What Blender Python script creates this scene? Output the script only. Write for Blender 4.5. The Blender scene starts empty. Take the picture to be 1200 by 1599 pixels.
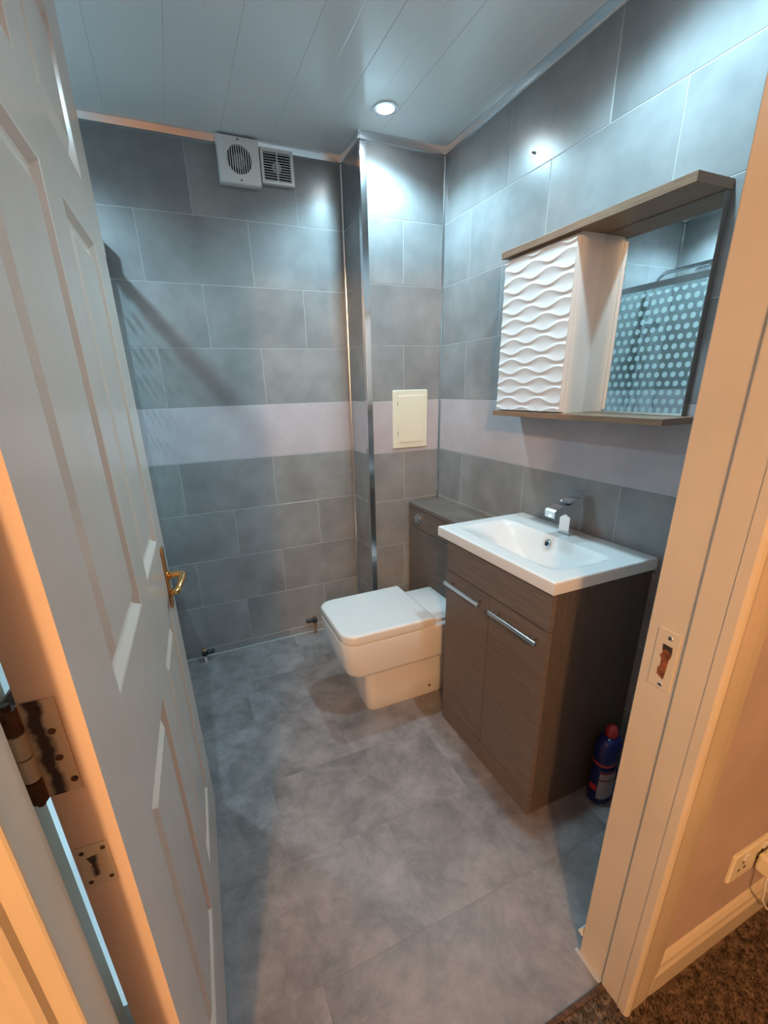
import bpy, bmesh, math, random
from mathutils import Vector, Matrix
random.seed(7)
scene = bpy.context.scene
col = scene.collection
PI = math.pi

# ------------------------------------------------------------------ camera
cd = bpy.data.cameras.new('camera')
cam = bpy.data.objects.new('camera', cd)
col.objects.link(cam)
RT = Vector((0.91523054, -0.40209685, -0.02590713))
UP = Vector((0.16009854, 0.3038975, 0.93915641))
FW = Vector((0.36975872, 0.86369232, -0.3425114))
CAM = Vector((-1.2662912, 0.0226607, 1.36))
cam.matrix_world = Matrix((
    (RT.x, UP.x, -FW.x, CAM.x), (RT.y, UP.y, -FW.y, CAM.y),
    (RT.z, UP.z, -FW.z, CAM.z), (0, 0, 0, 1)))
cd.sensor_fit = 'VERTICAL'
cd.sensor_height = 24.0
cd.lens = 687.375 * 24.0 / 1599.0
cd.shift_x = 14.397 / 1599.0
cd.shift_y = 56.731 / 1599.0
cd.clip_start = 0.01
scene.camera = cam

# ------------------------------------------------------------------ world, exposure
world = bpy.data.worlds.new('world')
scene.world = world
world.use_nodes = True
world.node_tree.nodes['Background'].inputs[0].default_value = (0.05, 0.05, 0.055, 1)
world.node_tree.nodes['Background'].inputs[1].default_value = 0.1
vs = scene.view_settings
vs.view_transform = 'Standard'
vs.look = 'None'
vs.gamma = 1.0
vs.use_curve_mapping = False
vs.exposure = -0.17
COOL = (0.50, 0.84, 1.0)
WARM = (1.0, 0.55, 0.235)
SPOT_W = 42.0
HALL_W = 265.0

# ------------------------------------------------------------------ constants (metres)
H = 2.327                 # ceiling height
YB = 2.2994               # back wall face
YC = 2.0758               # front of the boxed-in corner
XC = -0.403               # its left side
XL = -1.98                # left wall face
YF = 0.469                # door wall, bathroom face
HH = 2.50                 # hall ceiling height
YH = 0.355                # door wall, hall face
ROW0, ROW = 0.047, 0.25   # tile courses

# ------------------------------------------------------------------ materials
def new_mat(name):
    m = bpy.data.materials.new(name)
    m.use_nodes = True
    nt = m.node_tree
    return m, nt, nt.nodes['Principled BSDF']

def plain(name, c, rough=0.5, metal=0.0, spec=0.5, coat=0.0):
    m, nt, b = new_mat(name)
    b.inputs['Base Color'].default_value = (*c, 1)
    b.inputs['Roughness'].default_value = rough
    b.inputs['Metallic'].default_value = metal
    b.inputs['Specular IOR Level'].default_value = spec
    b.inputs['Coat Weight'].default_value = coat
    return m

def noisy(name, c1, c2, scale=(1, 1, 1), nscale=4.0, detail=6.0, rough=0.5, rough2=None, bump=0.0, bscale=60.0,
          spec=0.5, per_object=0.0, lo=0.35, hi=0.65, coat=0.0, distort=0.0, frac=0.6):
    m, nt, b = new_mat(name)
    N, L = nt.nodes, nt.links
    geo = N.new('ShaderNodeNewGeometry')
    mp = N.new('ShaderNodeMapping')
    mp.inputs['Scale'].default_value = scale
    L.new(geo.outputs['Position'], mp.inputs['Vector'])
    vec = mp.outputs['Vector']
    oi = N.new('ShaderNodeObjectInfo')
    if per_object:
        cmb = N.new('ShaderNodeCombineXYZ')
        mul = N.new('ShaderNodeMath'); mul.operation = 'MULTIPLY'; mul.inputs[1].default_value = 23.0
        L.new(oi.outputs['Random'], mul.inputs[0])
        for i in range(3):
            L.new(mul.outputs[0], cmb.inputs[i])
        add = N.new('ShaderNodeVectorMath'); add.operation = 'ADD'
        L.new(vec, add.inputs[0]); L.new(cmb.outputs[0], add.inputs[1])
        vec = add.outputs[0]
    nz = N.new('ShaderNodeTexNoise')
    nz.inputs['Scale'].default_value = nscale
    nz.inputs['Detail'].default_value = detail
    nz.inputs['Roughness'].default_value = frac
    nz.inputs['Distortion'].default_value = distort
    L.new(vec, nz.inputs['Vector'])
    rp = N.new('ShaderNodeValToRGB')
    rp.color_ramp.elements[0].position = lo
    rp.color_ramp.elements[0].color = (*c1, 1)
    rp.color_ramp.elements[1].position = hi
    rp.color_ramp.elements[1].color = (*c2, 1)
    L.new(nz.outputs['Fac'], rp.inputs['Fac'])
    out = rp.outputs['Color']
    if per_object:
        mr = N.new('ShaderNodeMapRange')
        mr.inputs['To Min'].default_value = 1 - per_object
        mr.inputs['To Max'].default_value = 1 + per_object
        L.new(oi.outputs['Random'], mr.inputs['Value'])
        hs = N.new('ShaderNodeHueSaturation')
        L.new(mr.outputs[0], hs.inputs['Value'])
        L.new(out, hs.inputs['Color'])
        out = hs.outputs['Color']
    L.new(out, b.inputs['Base Color'])
    b.inputs['Roughness'].default_value = rough
    if rough2 is not None:
        m2 = N.new('ShaderNodeMapRange')
        m2.inputs['To Min'].default_value = rough
        m2.inputs['To Max'].default_value = rough2
        L.new(nz.outputs['Fac'], m2.inputs['Value'])
        L.new(m2.outputs[0], b.inputs['Roughness'])
    b.inputs['Specular IOR Level'].default_value = spec
    b.inputs['Coat Weight'].default_value = coat
    if bump:
        n2 = N.new('ShaderNodeTexNoise')
        n2.inputs['Scale'].default_value = bscale
        n2.inputs['Detail'].default_value = 4.0
        L.new(mp.outputs['Vector'], n2.inputs['Vector'])
        bp = N.new('ShaderNodeBump')
        bp.inputs['Strength'].default_value = bump
        bp.inputs['Distance'].default_value = 0.002
        L.new(n2.outputs['Fac'], bp.inputs['Height'])
        L.new(bp.outputs[0], b.inputs['Normal'])
    return m

def glow(name, c, strength):
    m, nt, b = new_mat(name)
    b.inputs['Base Color'].default_value = (1, 1, 1, 1)
    b.inputs['Emission Color'].default_value = (*c, 1)
    b.inputs['Emission Strength'].default_value = strength
    return m

def clear_glass(name, tint, gloss):
    m = bpy.data.materials.new(name); m.use_nodes = True
    nt = m.node_tree; N, L = nt.nodes, nt.links
    N.remove(N['Principled BSDF'])
    tr = N.new('ShaderNodeBsdfTransparent'); tr.inputs[0].default_value = (*tint, 1)
    gl = N.new('ShaderNodeBsdfGlossy'); gl.inputs['Roughness'].default_value = 0.02
    mx = N.new('ShaderNodeMixShader'); mx.inputs[0].default_value = gloss
    L.new(tr.outputs[0], mx.inputs[1]); L.new(gl.outputs[0], mx.inputs[2])
    L.new(mx.outputs[0], N['Material Output'].inputs[0])
    return m

def frosted(name, c, opacity):
    m = bpy.data.materials.new(name); m.use_nodes = True
    nt = m.node_tree; N, L = nt.nodes, nt.links
    N.remove(N['Principled BSDF'])
    tr = N.new('ShaderNodeBsdfTransparent')
    df = N.new('ShaderNodeBsdfDiffuse'); df.inputs[0].default_value = (*c, 1)
    tl = N.new('ShaderNodeBsdfTranslucent'); tl.inputs[0].default_value = (*c, 1)
    ad = N.new('ShaderNodeMixShader'); ad.inputs[0].default_value = 0.5
    L.new(df.outputs[0], ad.inputs[1]); L.new(tl.outputs[0], ad.inputs[2])
    mx = N.new('ShaderNodeMixShader'); mx.inputs[0].default_value = opacity
    L.new(tr.outputs[0], mx.inputs[1]); L.new(ad.outputs[0], mx.inputs[2])
    L.new(mx.outputs[0], N['Material Output'].inputs[0])
    return m

M = {}
M['tile'] = noisy('grey_wall_tile', (0.185, 0.192, 0.198), (0.28, 0.284, 0.287), nscale=5.0, detail=3, rough=0.27,
                  bump=0.03, bscale=180, per_object=0.06, spec=0.45, lo=0.28, hi=0.72)
M['grout'] = plain('pale_joint', (0.38, 0.40, 0.405), 0.5)
M['border'] = noisy('lilac_border', (0.39, 0.362, 0.388), (0.45, 0.422, 0.448), nscale=6, rough=0.3, bump=0.03, bscale=160)
M['floor'] = noisy('grey_vinyl', (0.120, 0.108, 0.108), (0.300, 0.275, 0.275), nscale=6.0, detail=12, rough=0.36, rough2=0.55,
                   bump=0.06, bscale=140, per_object=0.045, lo=0.33, hi=0.68, distort=0.25, frac=0.74)
M['seam'] = plain('floor_seam', (0.15, 0.145, 0.14), 0.6)
M['ceil'] = plain('white_pvc', (0.74, 0.75, 0.75), 0.16, spec=0.5)
M['groove'] = plain('pvc_groove', (0.66, 0.67, 0.67), 0.4)
M['chrome'] = plain('chrome', (0.78, 0.80, 0.82), 0.10, metal=1.0)
M['chrome_strip'] = plain('polished_strip', (0.62, 0.64, 0.66), 0.16, metal=1.0)
M['satin_strip'] = plain('satin_aluminium', (0.72, 0.76, 0.80), 0.26, metal=1.0)
M['steel'] = plain('brushed_steel', (0.62, 0.62, 0.62), 0.28, metal=1.0)
M['brass'] = plain('brass', (0.72, 0.42, 0.16), 0.2, metal=1.0)
M['copper'] = plain('copper', (0.55, 0.30, 0.16), 0.35, metal=1.0)
M['ceramic'] = plain('white_ceramic', (0.69, 0.69, 0.685), 0.08, spec=0.5, coat=0.3)
M['seat'] = plain('white_seat_plastic', (0.70, 0.70, 0.70), 0.12)
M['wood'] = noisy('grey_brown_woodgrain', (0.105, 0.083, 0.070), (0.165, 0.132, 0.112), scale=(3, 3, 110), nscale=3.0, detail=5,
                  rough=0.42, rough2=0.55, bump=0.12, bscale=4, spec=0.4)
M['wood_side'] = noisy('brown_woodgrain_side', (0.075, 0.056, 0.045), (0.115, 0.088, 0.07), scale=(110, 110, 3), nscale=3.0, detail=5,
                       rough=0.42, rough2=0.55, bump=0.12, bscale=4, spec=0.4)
M['shelfwood'] = noisy('oak_shelf', (0.18, 0.102, 0.060), (0.27, 0.162, 0.098), scale=(110, 4, 110), nscale=3.0, detail=5, rough=0.45, bump=0.1, bscale=4)
M['paint'] = noisy('gloss_paint', (0.67, 0.545, 0.46), (0.71, 0.58, 0.49), nscale=5, rough=0.2, bump=0.05, bscale=90, spec=0.5)
M['frame_paint'] = noisy('cream_gloss_paint', (0.555, 0.505, 0.405), (0.605, 0.55, 0.445), nscale=4, rough=0.24, bump=0.06, bscale=80)
M['hallwall'] = noisy('hall_emulsion', (0.40, 0.33, 0.31), (0.45, 0.37, 0.345), nscale=6, rough=0.75, bump=0.08, bscale=120)
M['carpet'] = noisy('brown_carpet', (0.055, 0.038, 0.026), (0.19, 0.135, 0.095), nscale=55, detail=8, rough=0.95, bump=0.9, bscale=220, spec=0.1)
M['white_plastic'] = plain('white_plastic', (0.72, 0.73, 0.73), 0.35)
M['grey_plastic'] = plain('dusty_grey_plastic', (0.36, 0.36, 0.35), 0.6)
M['cab_white'] = plain('white_laminate', (0.70, 0.69, 0.67), 0.3)
M['wave'] = plain('white_wave_gloss', (0.66, 0.66, 0.67), 0.35)
M['cream_plastic'] = plain('cream_plastic', (0.70, 0.67, 0.54), 0.4)
M['dark'] = plain('dark_void', (0.012, 0.012, 0.012), 0.6)
M['gap'] = plain('shadow_gap_filler', (0.03, 0.024, 0.02), 0.6)
M['mirror'] = plain('mirror_silver', (0.80, 0.86, 0.87), 0.015, metal=1.0)
M['mirror_edge'] = plain('grey_mirror_edge', (0.16, 0.15, 0.145), 0.4)
M['black_plastic'] = plain('black_plastic', (0.018, 0.018, 0.018), 0.35)
M['bottle_blue'] = plain('blue_bottle_plastic', (0.012, 0.016, 0.105), 0.18)
M['bottle_red'] = plain('red_cap_plastic', (0.42, 0.03, 0.035), 0.25)
M['rust'] = noisy('rusty_iron', (0.035, 0.016, 0.008), (0.11, 0.05, 0.022), nscale=70, rough=0.75, bump=0.4, bscale=200)
M['rawwood'] = noisy('raw_chiselled_wood', (0.10, 0.024, 0.008), (0.30, 0.10, 0.035), nscale=50, rough=0.8, bump=0.8, bscale=120)
M['lamp_on'] = glow('downlight_glow', (0.8, 0.94, 1.0), 220.0)
M['hall_lamp_on'] = glow('hall_lamp_glow', (1.0, 0.62, 0.3), 6.0)
M['glass'] = clear_glass('clear_glass', (0.90, 0.96, 0.96), 0.07)
M['dots'] = frosted('frosted_dots', (0.82, 0.9, 0.9), 0.72)
M['bath'] = plain('white_acrylic', (0.80, 0.82, 0.83), 0.15)
M['red_plastic'] = plain('red_plastic', (0.45, 0.01, 0.01), 0.3)

# label print on the bottle: pale patch with red and blue stripes (flat print)
def label_mat():
    m, nt, b = new_mat('bottle_label_print')
    N, L = nt.nodes, nt.links
    tc = N.new('ShaderNodeTexCoord')
    sp = N.new('ShaderNodeSeparateXYZ')
    L.new(tc.outputs['Generated'], sp.inputs[0])
    rp = N.new('ShaderNodeValToRGB')
    rp.color_ramp.interpolation = 'CONSTANT'
    e = rp.color_ramp.elements
    e[0].position = 0.0; e[0].color = (0.42, 0.36, 0.38, 1)
    e[1].position = 0.62; e[1].color = (0.25, 0.02, 0.03, 1)
    for pz, c in ((0.67, (0.40, 0.36, 0.36)), (0.86, (0.30, 0.03, 0.05)), (0.93, (0.03, 0.03, 0.12))):
        k = e.new(pz); k.color = (*c, 1)
    L.new(sp.outputs['Z'], rp.inputs['Fac'])
    nz = N.new('ShaderNodeTexNoise'); nz.inputs['Scale'].default_value = 9
    L.new(tc.outputs['Generated'], nz.inputs['Vector'])
    mx = N.new('ShaderNodeMixRGB'); mx.blend_type = 'MULTIPLY'; mx.inputs[0].default_value = 0.5
    L.new(rp.outputs[0], mx.inputs[1]); L.new(nz.outputs['Color'], mx.inputs[2])
    L.new(mx.outputs[0], b.inputs['Base Color'])
    b.inputs['Roughness'].default_value = 0.3
    return m
M['label'] = label_mat()

# paint worn through to dirt around the old hinge (wear with its own shape)
def worn_paint():
    m, nt, b = new_mat('worn_paint')
    N, L = nt.nodes, nt.links
    tc = N.new('ShaderNodeNewGeometry')
    nz = N.new('ShaderNodeTexNoise'); nz.inputs['Scale'].default_value = 70; nz.inputs['Detail'].default_value = 6
    L.new(tc.outputs['Position'], nz.inputs['Vector'])
    gc = N.new('ShaderNodeTexCoord'); sp = N.new('ShaderNodeSeparateXYZ')
    L.new(gc.outputs['Generated'], sp.inputs[0])
    # grime runs in a band beside the knuckles
    d1 = N.new('ShaderNodeMath'); d1.operation = 'SUBTRACT'; d1.inputs[1].default_value = 0.62
    L.new(sp.outputs['Y'], d1.inputs[0])
    d2 = N.new('ShaderNodeMath'); d2.operation = 'ABSOLUTE'; L.new(d1.outputs[0], d2.inputs[0])
    d3 = N.new('ShaderNodeMath'); d3.operation = 'MULTIPLY'; d3.inputs[1].default_value = 1.1; L.new(d2.outputs[0], d3.inputs[0])
    n1 = N.new('ShaderNodeMath'); n1.operation = 'MULTIPLY'; n1.inputs[1].default_value = 0.55; L.new(nz.outputs['Fac'], n1.inputs[0])
    d4 = N.new('ShaderNodeMath'); d4.operation = 'ADD'; L.new(d3.outputs[0], d4.inputs[0]); L.new(n1.outputs[0], d4.inputs[1])
    rp = N.new('ShaderNodeValToRGB')
    e = rp.color_ramp.elements
    e[0].position = 0.42; e[0].color = (0.035, 0.016, 0.010, 1)
    e[1].position = 0.62; e[1].color = (0.53, 0.45, 0.35, 1)
    L.new(d4.outputs[0], rp.inputs['Fac'])
    L.new(rp.outputs[0], b.inputs['Base Color'])
    b.inputs['Roughness'].default_value = 0.45
    return m
M['worn'] = worn_paint()

# ------------------------------------------------------------------ mesh helpers
def box(bm, x0, x1, y0, y1, z0, z1, bev=0.0, seg=2):
    vs_ = [bm.verts.new(p) for p in ((x0, y0, z0), (x1, y0, z0), (x1, y1, z0), (x0, y1, z0),
                                     (x0, y0, z1), (x1, y0, z1), (x1, y1, z1), (x0, y1, z1))]
    fs = [bm.faces.new([vs_[i] for i in f]) for f in ((0, 3, 2, 1), (4, 5, 6, 7), (0, 1, 5, 4), (1, 2, 6, 5), (2, 3, 7, 6), (3, 0, 4, 7))]
    if bev:
        ed = set(e for f in fs for e in f.edges)
        bmesh.ops.bevel(bm, geom=list(ed), offset=bev, segments=seg, profile=0.5, affect='EDGES')
    return vs_

def prism(bm, poly, axis, a, b):
    """extrude a 2D polygon along an axis; poly coordinates are the two other axes in xyz order"""
    def P(u, v, w):
        return {'x': (w, u, v), 'y': (u, w, v), 'z': (u, v, w)}[axis]
    A = [bm.verts.new(P(u, v, a)) for u, v in poly]
    B = [bm.verts.new(P(u, v, b)) for u, v in poly]
    n = len(poly)
    bm.faces.new(A); bm.faces.new(list(reversed(B)))
    for i in range(n):
        j = (i + 1) % n
        bm.faces.new((A[j], A[i], B[i], B[j]))

def loft(bm, rings, cap=True):
    R_ = [[bm.verts.new(p) for p in r] for r in rings]
    n = len(R_[0])
    for a, b in zip(R_, R_[1:]):
        for i in range(n):
            j = (i + 1) % n
            bm.faces.new((a[i], a[j], b[j], b[i]))
    if cap:
        bm.faces.new(list(reversed(R_[0]))); bm.faces.new(R_[-1])
    return R_

def tube(bm, pts, r, n=12, cap=True):
    pts = [Vector(p) for p in pts]
    rings = []
    rr = r if isinstance(r, (list, tuple)) else [r] * len(pts)
    prev = None
    for i, p in enumerate(pts):
        t = (pts[min(i + 1, len(pts) - 1)] - pts[max(i - 1, 0)]).normalized()
        if prev is None:
            up = Vector((0, 0, 1)) if abs(t.z) < 0.9 else Vector((1, 0, 0))
            u = t.cross(up).normalized()
        else:
            u = (prev - t * prev.dot(t)).normalized()
        prev = u
        v = t.cross(u)
        rings.append([p + (u * math.cos(2 * PI * k / n) + v * math.sin(2 * PI * k / n)) * rr[i] for k in range(n)])
    loft(bm, rings, cap)

def disc_ring(bm, c, r0, r1, z0, z1, n=32):
    """annulus block about z axis"""
    def ring(r, z):
        return [(c[0] + r * math.cos(2 * PI * k / n), c[1] + r * math.sin(2 * PI * k / n), z) for k in range(n)]
    R_ = [[bm.verts.new(p) for p in q] for q in (ring(r0, z0), ring(r1, z0), ring(r1, z1), ring(r0, z1))]
    for a, b in ((0, 1), (1, 2), (2, 3), (3, 0)):
        for i in range(n):
            j = (i + 1) % n
            bm.faces.new((R_[a][i], R_[a][j], R_[b][j], R_[b][i]))

def rrect(x0, x1, y0, y1, r, n=6):
    """rounded rectangle, corner radii r = one value or four (x0y0, x1y0, x1y1, x0y1)"""
    if not isinstance(r, (tuple, list)):
        r = (r,) * 4
    out = []
    for (cx_, cy_, a0, q) in ((x0, y0, PI, 0), (x1, y0, 1.5 * PI, 1), (x1, y1, 0, 2), (x0, y1, 0.5 * PI, 3)):
        rr = r[q]
        ox = cx_ + (rr if cx_ == x0 else -rr)
        oy = cy_ + (rr if cy_ == y0 else -rr)
        for k in range(n + 1):
            a = a0 + 0.5 * PI * k / n
            out.append((ox + rr * math.cos(a), oy + rr * math.sin(a)))
    return out

def world_loc(o):
    p = Vector((0, 0, 0))
    while o is not None:
        p += o.location
        o = o.parent
    return p

def obj(name, bm, mat, parent=None, smooth=False, local=False, normals=True):
    """link a bmesh as one object; coordinates are world ones unless local"""
    if parent is not None and not local:
        bmesh.ops.translate(bm, verts=bm.verts, vec=-world_loc(parent))
    if normals:
        bmesh.ops.recalc_face_normals(bm, faces=bm.faces)
    me = bpy.data.meshes.new(name)
    bm.to_mesh(me); bm.free()
    me.materials.append(M[mat] if isinstance(mat, str) else mat)
    if smooth:
        for p in me.polygons:
            p.use_smooth = True
        me.set_sharp_from_angle(angle=math.radians(smooth if smooth is not True else 40))
    o = bpy.data.objects.new(name, me)
    col.objects.link(o)
    if parent is not None:
        o.parent = parent
    return o

def B(*a, bev=0.0, seg=2):
    bm = bmesh.new(); box(bm, *a, bev=bev, seg=seg); return bm

def T(*a, **k):
    bm = bmesh.new(); tube(bm, *a, **k); return bm

def PR(*a):
    bm = bmesh.new(); prism(bm, *a); return bm

def thing(name, label, cat, loc=(0, 0, 0), group=None, rotz=0.0):
    o = bpy.data.objects.new(name, None)
    col.objects.link(o)
    o.location = loc; o.rotation_euler = (0, 0, rotz)
    o.empty_display_size = 0.05
    return tag(o, label, cat, group)

def tag(o, label, cat, group=None):
    o['label'] = label; o['category'] = cat
    if group:
        o['group'] = group
    return o

def struct(o, label=None, cat=None):
    o['kind'] = 'structure'
    if label:
        o['label'] = label
    if cat:
        o['category'] = cat
    return o

# ------------------------------------------------------------------ tiles
tile_cache = {}
def tile(parent, plane, a0, a1, z0, z1, face, mat, name='tile', g=0.0009, d=0.0045, bev=0.0012):
    """a thin bevelled slab: plane 'y' faces -y (a is x), 'x' faces -x (a is y), 'X' faces +x, 'z' faces +z (a is x, z0/z1 are y)"""
    a0, a1, z0, z1 = a0 + g, a1 - g, z0 + g, z1 - g
    if a1 - a0 < 0.004 or z1 - z0 < 0.003:
        return None
    w, h = (a1 - a0) / 2, (z1 - z0) / 2
    key = (plane, round(w, 4), round(h, 4), mat, name)
    me = tile_cache.get(key)
    if me is None:
        def P(u, v, t):
            return {'y': (u, -t, v), 'x': (-t, u, v), 'X': (t, u, v), 'z': (u, v, t), 'Z': (u, v, -t)}[plane]
        bm = bmesh.new()
        rings = []
        for (i, t) in ((0, 0), (0, d - bev), (bev, d)):
            rings.append([P(su * (w - i), sv * (h - i), t) for su, sv in ((-1, -1), (1, -1), (1, 1), (-1, 1))])
        loft(bm, rings)
        bmesh.ops.recalc_face_normals(bm, faces=bm.faces)
        me = bpy.data.meshes.new(name); bm.to_mesh(me); bm.free()
        me.materials.append(M[mat])
        tile_cache[key] = me
    o = bpy.data.objects.new(name, me)
    col.objects.link(o)
    o.parent = parent
    c, zc = (a0 + a1) / 2, (z0 + z1) / 2
    o.location = {'y': (c, face + d, zc), 'x': (face + d, c, zc), 'X': (face - d, c, zc), 'z': (c, zc, face - d), 'Z': (c, zc, face + d)}[plane]
    return o

def tile_wall(parent, plane, a0, a1, face, first, pitch, single=None, zmax=H):
    """courses of half-bonded tiles with one pale border course; first = joint position for odd courses, shifted by half a tile for even ones"""
    for k in range(-1, 10):
        z0 = max(ROW0 + ROW * k, 0.0); z1 = min(ROW0 + ROW * (k + 1), zmax)
        if k == 4:
            tile(parent, plane, a0, a1, z0, z1, face, 'border', 'border_strip', g=0.0006)
            continue
        cuts = [a0, a1]
        if single is not None:
            if k % 2 == 1 and single > a0:
                cuts.append(single)
        elif first is not None:
            j = first if k % 2 == 1 else first + pitch / 2
            n0 = math.floor((a0 - j) / pitch)
            for n in range(n0, n0 + 12):
                q = j + n * pitch
                if a0 + 0.01 < q < a1 - 0.01:
                    cuts.append(q)
        cuts.sort()
        for u, v in zip(cuts, cuts[1:]):
            tile(parent, plane, u, v, z0, z1, face, 'tile')

# ------------------------------------------------------------------ the setting
DD = 0.0045
wb = struct(obj('wall_back', B(XL - 0.1, 0.1, YB + 0.0008, YB + 0.12, 0, H + 0.05), 'grout'), 'grey tiled back wall with a pale border course', 'wall')
tile_wall(wb, 'y', XL, XC, YB, -1.285, 0.443)
wr = struct(obj('wall_right', B(0.0008, 0.12, YF - 0.02, YB + 0.1, 0, H + 0.05), 'grout'), 'grey tiled right wall behind basin and mirror cabinet', 'wall')
tile_wall(wr, 'x', YF, YC, 0.0, 1.42, 0.443)
wl = struct(obj('wall_left', B(XL - 0.12, XL - 0.0008, YF - 0.02, YB + 0.1, 0, H + 0.05), 'grout'), 'grey tiled wall beside the bath', 'wall')
tile_wall(wl, 'X', YF, YB, XL, 1.2, 0.443)
wc = struct(obj('wall_chase', B(XC + 0.0008, 0.0, YC + 0.0008, YB + 0.05, 0, H + 0.02), 'grout'), 'tiled boxed-in pipe chase in the corner', 'wall')
tile_wall(wc, 'y', XC, 0.0, YC, None, 0.443, single=-0.208)
tile_wall(wc, 'x', YC, YB, XC, None, 0.443)

# floor: vinyl tiles on a dark base
fl = struct(obj('floor', B(XL - 0.05, 0.05, 0.397, YB + 0.05, -0.05, -0.0005), 'seam'), 'grey marbled vinyl tile floor of the bathroom', 'floor')
FT, FP = 0.3225, 0.645
for r in range(-1, 6):
    y0 = 0.675 + FT * (r - 0); y1 = y0 + FT
    y0c, y1c = max(y0, 0.398), min(y1, YB)
    if y1c - y0c < 0.01:
        continue
    off = -0.832 if r % 2 == 0 else -1.186 + 0.03
    n0 = math.floor((XL - off) / FP)
    xs = sorted(set([XL, 0.0] + [off + n * FP for n in range(n0, n0 + 8) if XL < off + n * FP < 0.0]))
    for u, v in zip(xs, xs[1:]):
        tile(fl, 'z', u, v, y0c, y1c, 0.0, 'floor', 'vinyl_tile', g=0.0002, d=0.003, bev=0.0004)
tr0 = struct(obj('trim_1', B(XL, XC, YB - 0.007, YB, 0.0, 0.005), 'grout'), 'pale sealant bead along the foot of the back wall', 'trim')

# ceiling: PVC boards running away from the door
ce = struct(obj('ceiling', B(XL - 0.1, 0.1, YF - 0.02, YB + 0.1, H + 0.002, H + 0.06), 'groove'), 'ceiling of glossy white plastic boards', 'ceiling')
bx0 = -0.12
xs = [0.0] + [bx0 - 0.2 * i for i in range(0, 10) if bx0 - 0.2 * i > XL] + [XL]
for u, v in zip(xs, xs[1:]):
    mid = (u + v) / 2
    w = u - v
    if w < 0.02:
        continue
    bm = bmesh.new()
    # board with a shallow V groove along its middle
    prof = [(v + 0.0003, H + 0.002), (v + 0.0003, H + 0.0006), (v + 0.0012, H), (mid - 0.002, H), (mid, H + 0.0004), (mid + 0.002, H), (u - 0.0012, H), (u - 0.0003, H + 0.0006), (u - 0.0003, H + 0.002)]
    prism(bm, prof, 'y', YF, YB)
    obj('ceiling_board', bm, 'ceil', ce)

# polished strips: ceiling edge and corners
def strip(name, bm, label, mat='chrome_strip'):
    return struct(obj(name, bm, mat), label, 'trim')
def cove(axis, a, b, at, s):
    """small angled ceiling trim in a corner line; s = direction into the room"""
    bm = bmesh.new()
    prof = [(at, H), (at + s * 0.013, H), (at + s * 0.012, H - 0.006), (at + s * 0.006, H - 0.026), (at, H - 0.029)]
    prism(bm, prof, axis, a, b)
    return bm
strip('trim_2', cove('x', XL, XC, YB, -1), 'polished strip between ceiling and back wall', 'satin_strip')
strip('trim_3', cove('x', XC - 0.012, 0.0, YC, -1), 'polished strip between ceiling and the front of the pipe chase', 'satin_strip')
strip('trim_4', cove('y', YF, YC, 0.0, -1), 'polished strip between ceiling and right wall', 'satin_strip')
strip('trim_5', cove('y', YC - 0.012, YB, XC, -1), 'polished strip between ceiling and the side of the pipe chase', 'satin_strip')
strip('trim_6', T([(XC - 0.004, YB - 0.004, 0), (XC - 0.004, YB - 0.004, H - 0.03)], 0.006, n=10), 'thin polished corner bead between back wall and pipe chase', 'satin_strip')
strip('trim_7', T([(-0.004, YC - 0.004, 0.79), (-0.004, YC - 0.004, H - 0.03)], 0.006, n=10), 'thin polished corner bead between pipe chase and right wall')
bm = bmesh.new()
prism(bm, [(XC - 0.004, YC - 0.004), (XC + 0.024, YC - 0.004), (XC + 0.024, YC), (XC, YC), (XC, YC + 0.024), (XC - 0.004, YC + 0.024)], 'z', 0.0, H - 0.03)
strip('trim_8', bm, 'wide polished angle on the outer corner of the pipe chase')
strip('trim_9', T([(XL + 0.004, YB - 0.004, 0.57), (XL + 0.004, YB - 0.004, H - 0.03)], 0.006, n=10), 'thin polished corner bead in the corner by the shower')
strip('trim_10', cove('y', YF, YB, XL, 1), 'polished strip between ceiling and the wall by the bath')

# door wall with the opening
XJR, XJL, ZHD = -0.54, -1.449, 2.105
bm = bmesh.new()
box(bm, -2.7, XJL - 0.02, YH, YF, 0, HH)
wf = struct(obj('wall_front', bm, 'hallwall'), 'painted hall wall on the hinge side of the doorway', 'wall')
wf2 = struct(obj('wall_hall', B(XJR + 0.02, 1.3, YH, YF, 0, HH), 'hallwall'), 'painted hall wall with the socket, beside the doorway', 'wall')
wf3 = struct(obj('wall_header', B(XJL - 0.02, XJR + 0.02, YH, YF, ZHD + 0.02, HH), 'hallwall'), 'wall above the doorway', 'wall')
struct(obj('wall_hall_far', B(-2.7, 1.3, -2.2, -2.1, 0, HH), 'hallwall'), 'hall wall opposite the bathroom', 'wall')
struct(obj('wall_hall_left', B(-2.8, -2.7, -2.2, YF, 0, HH), 'hallwall'), 'end wall of the hall', 'wall')
struct(obj('wall_hall_right', B(1.3, 1.4, -2.2, YF, 0, HH), 'hallwall'), 'far end wall of the hall', 'wall')
struct(obj('ceiling_hall', B(-2.8, 1.4, -2.2, YF - 0.02, HH, HH + 0.05), 'hallwall'), 'painted hall ceiling', 'ceiling')

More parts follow.
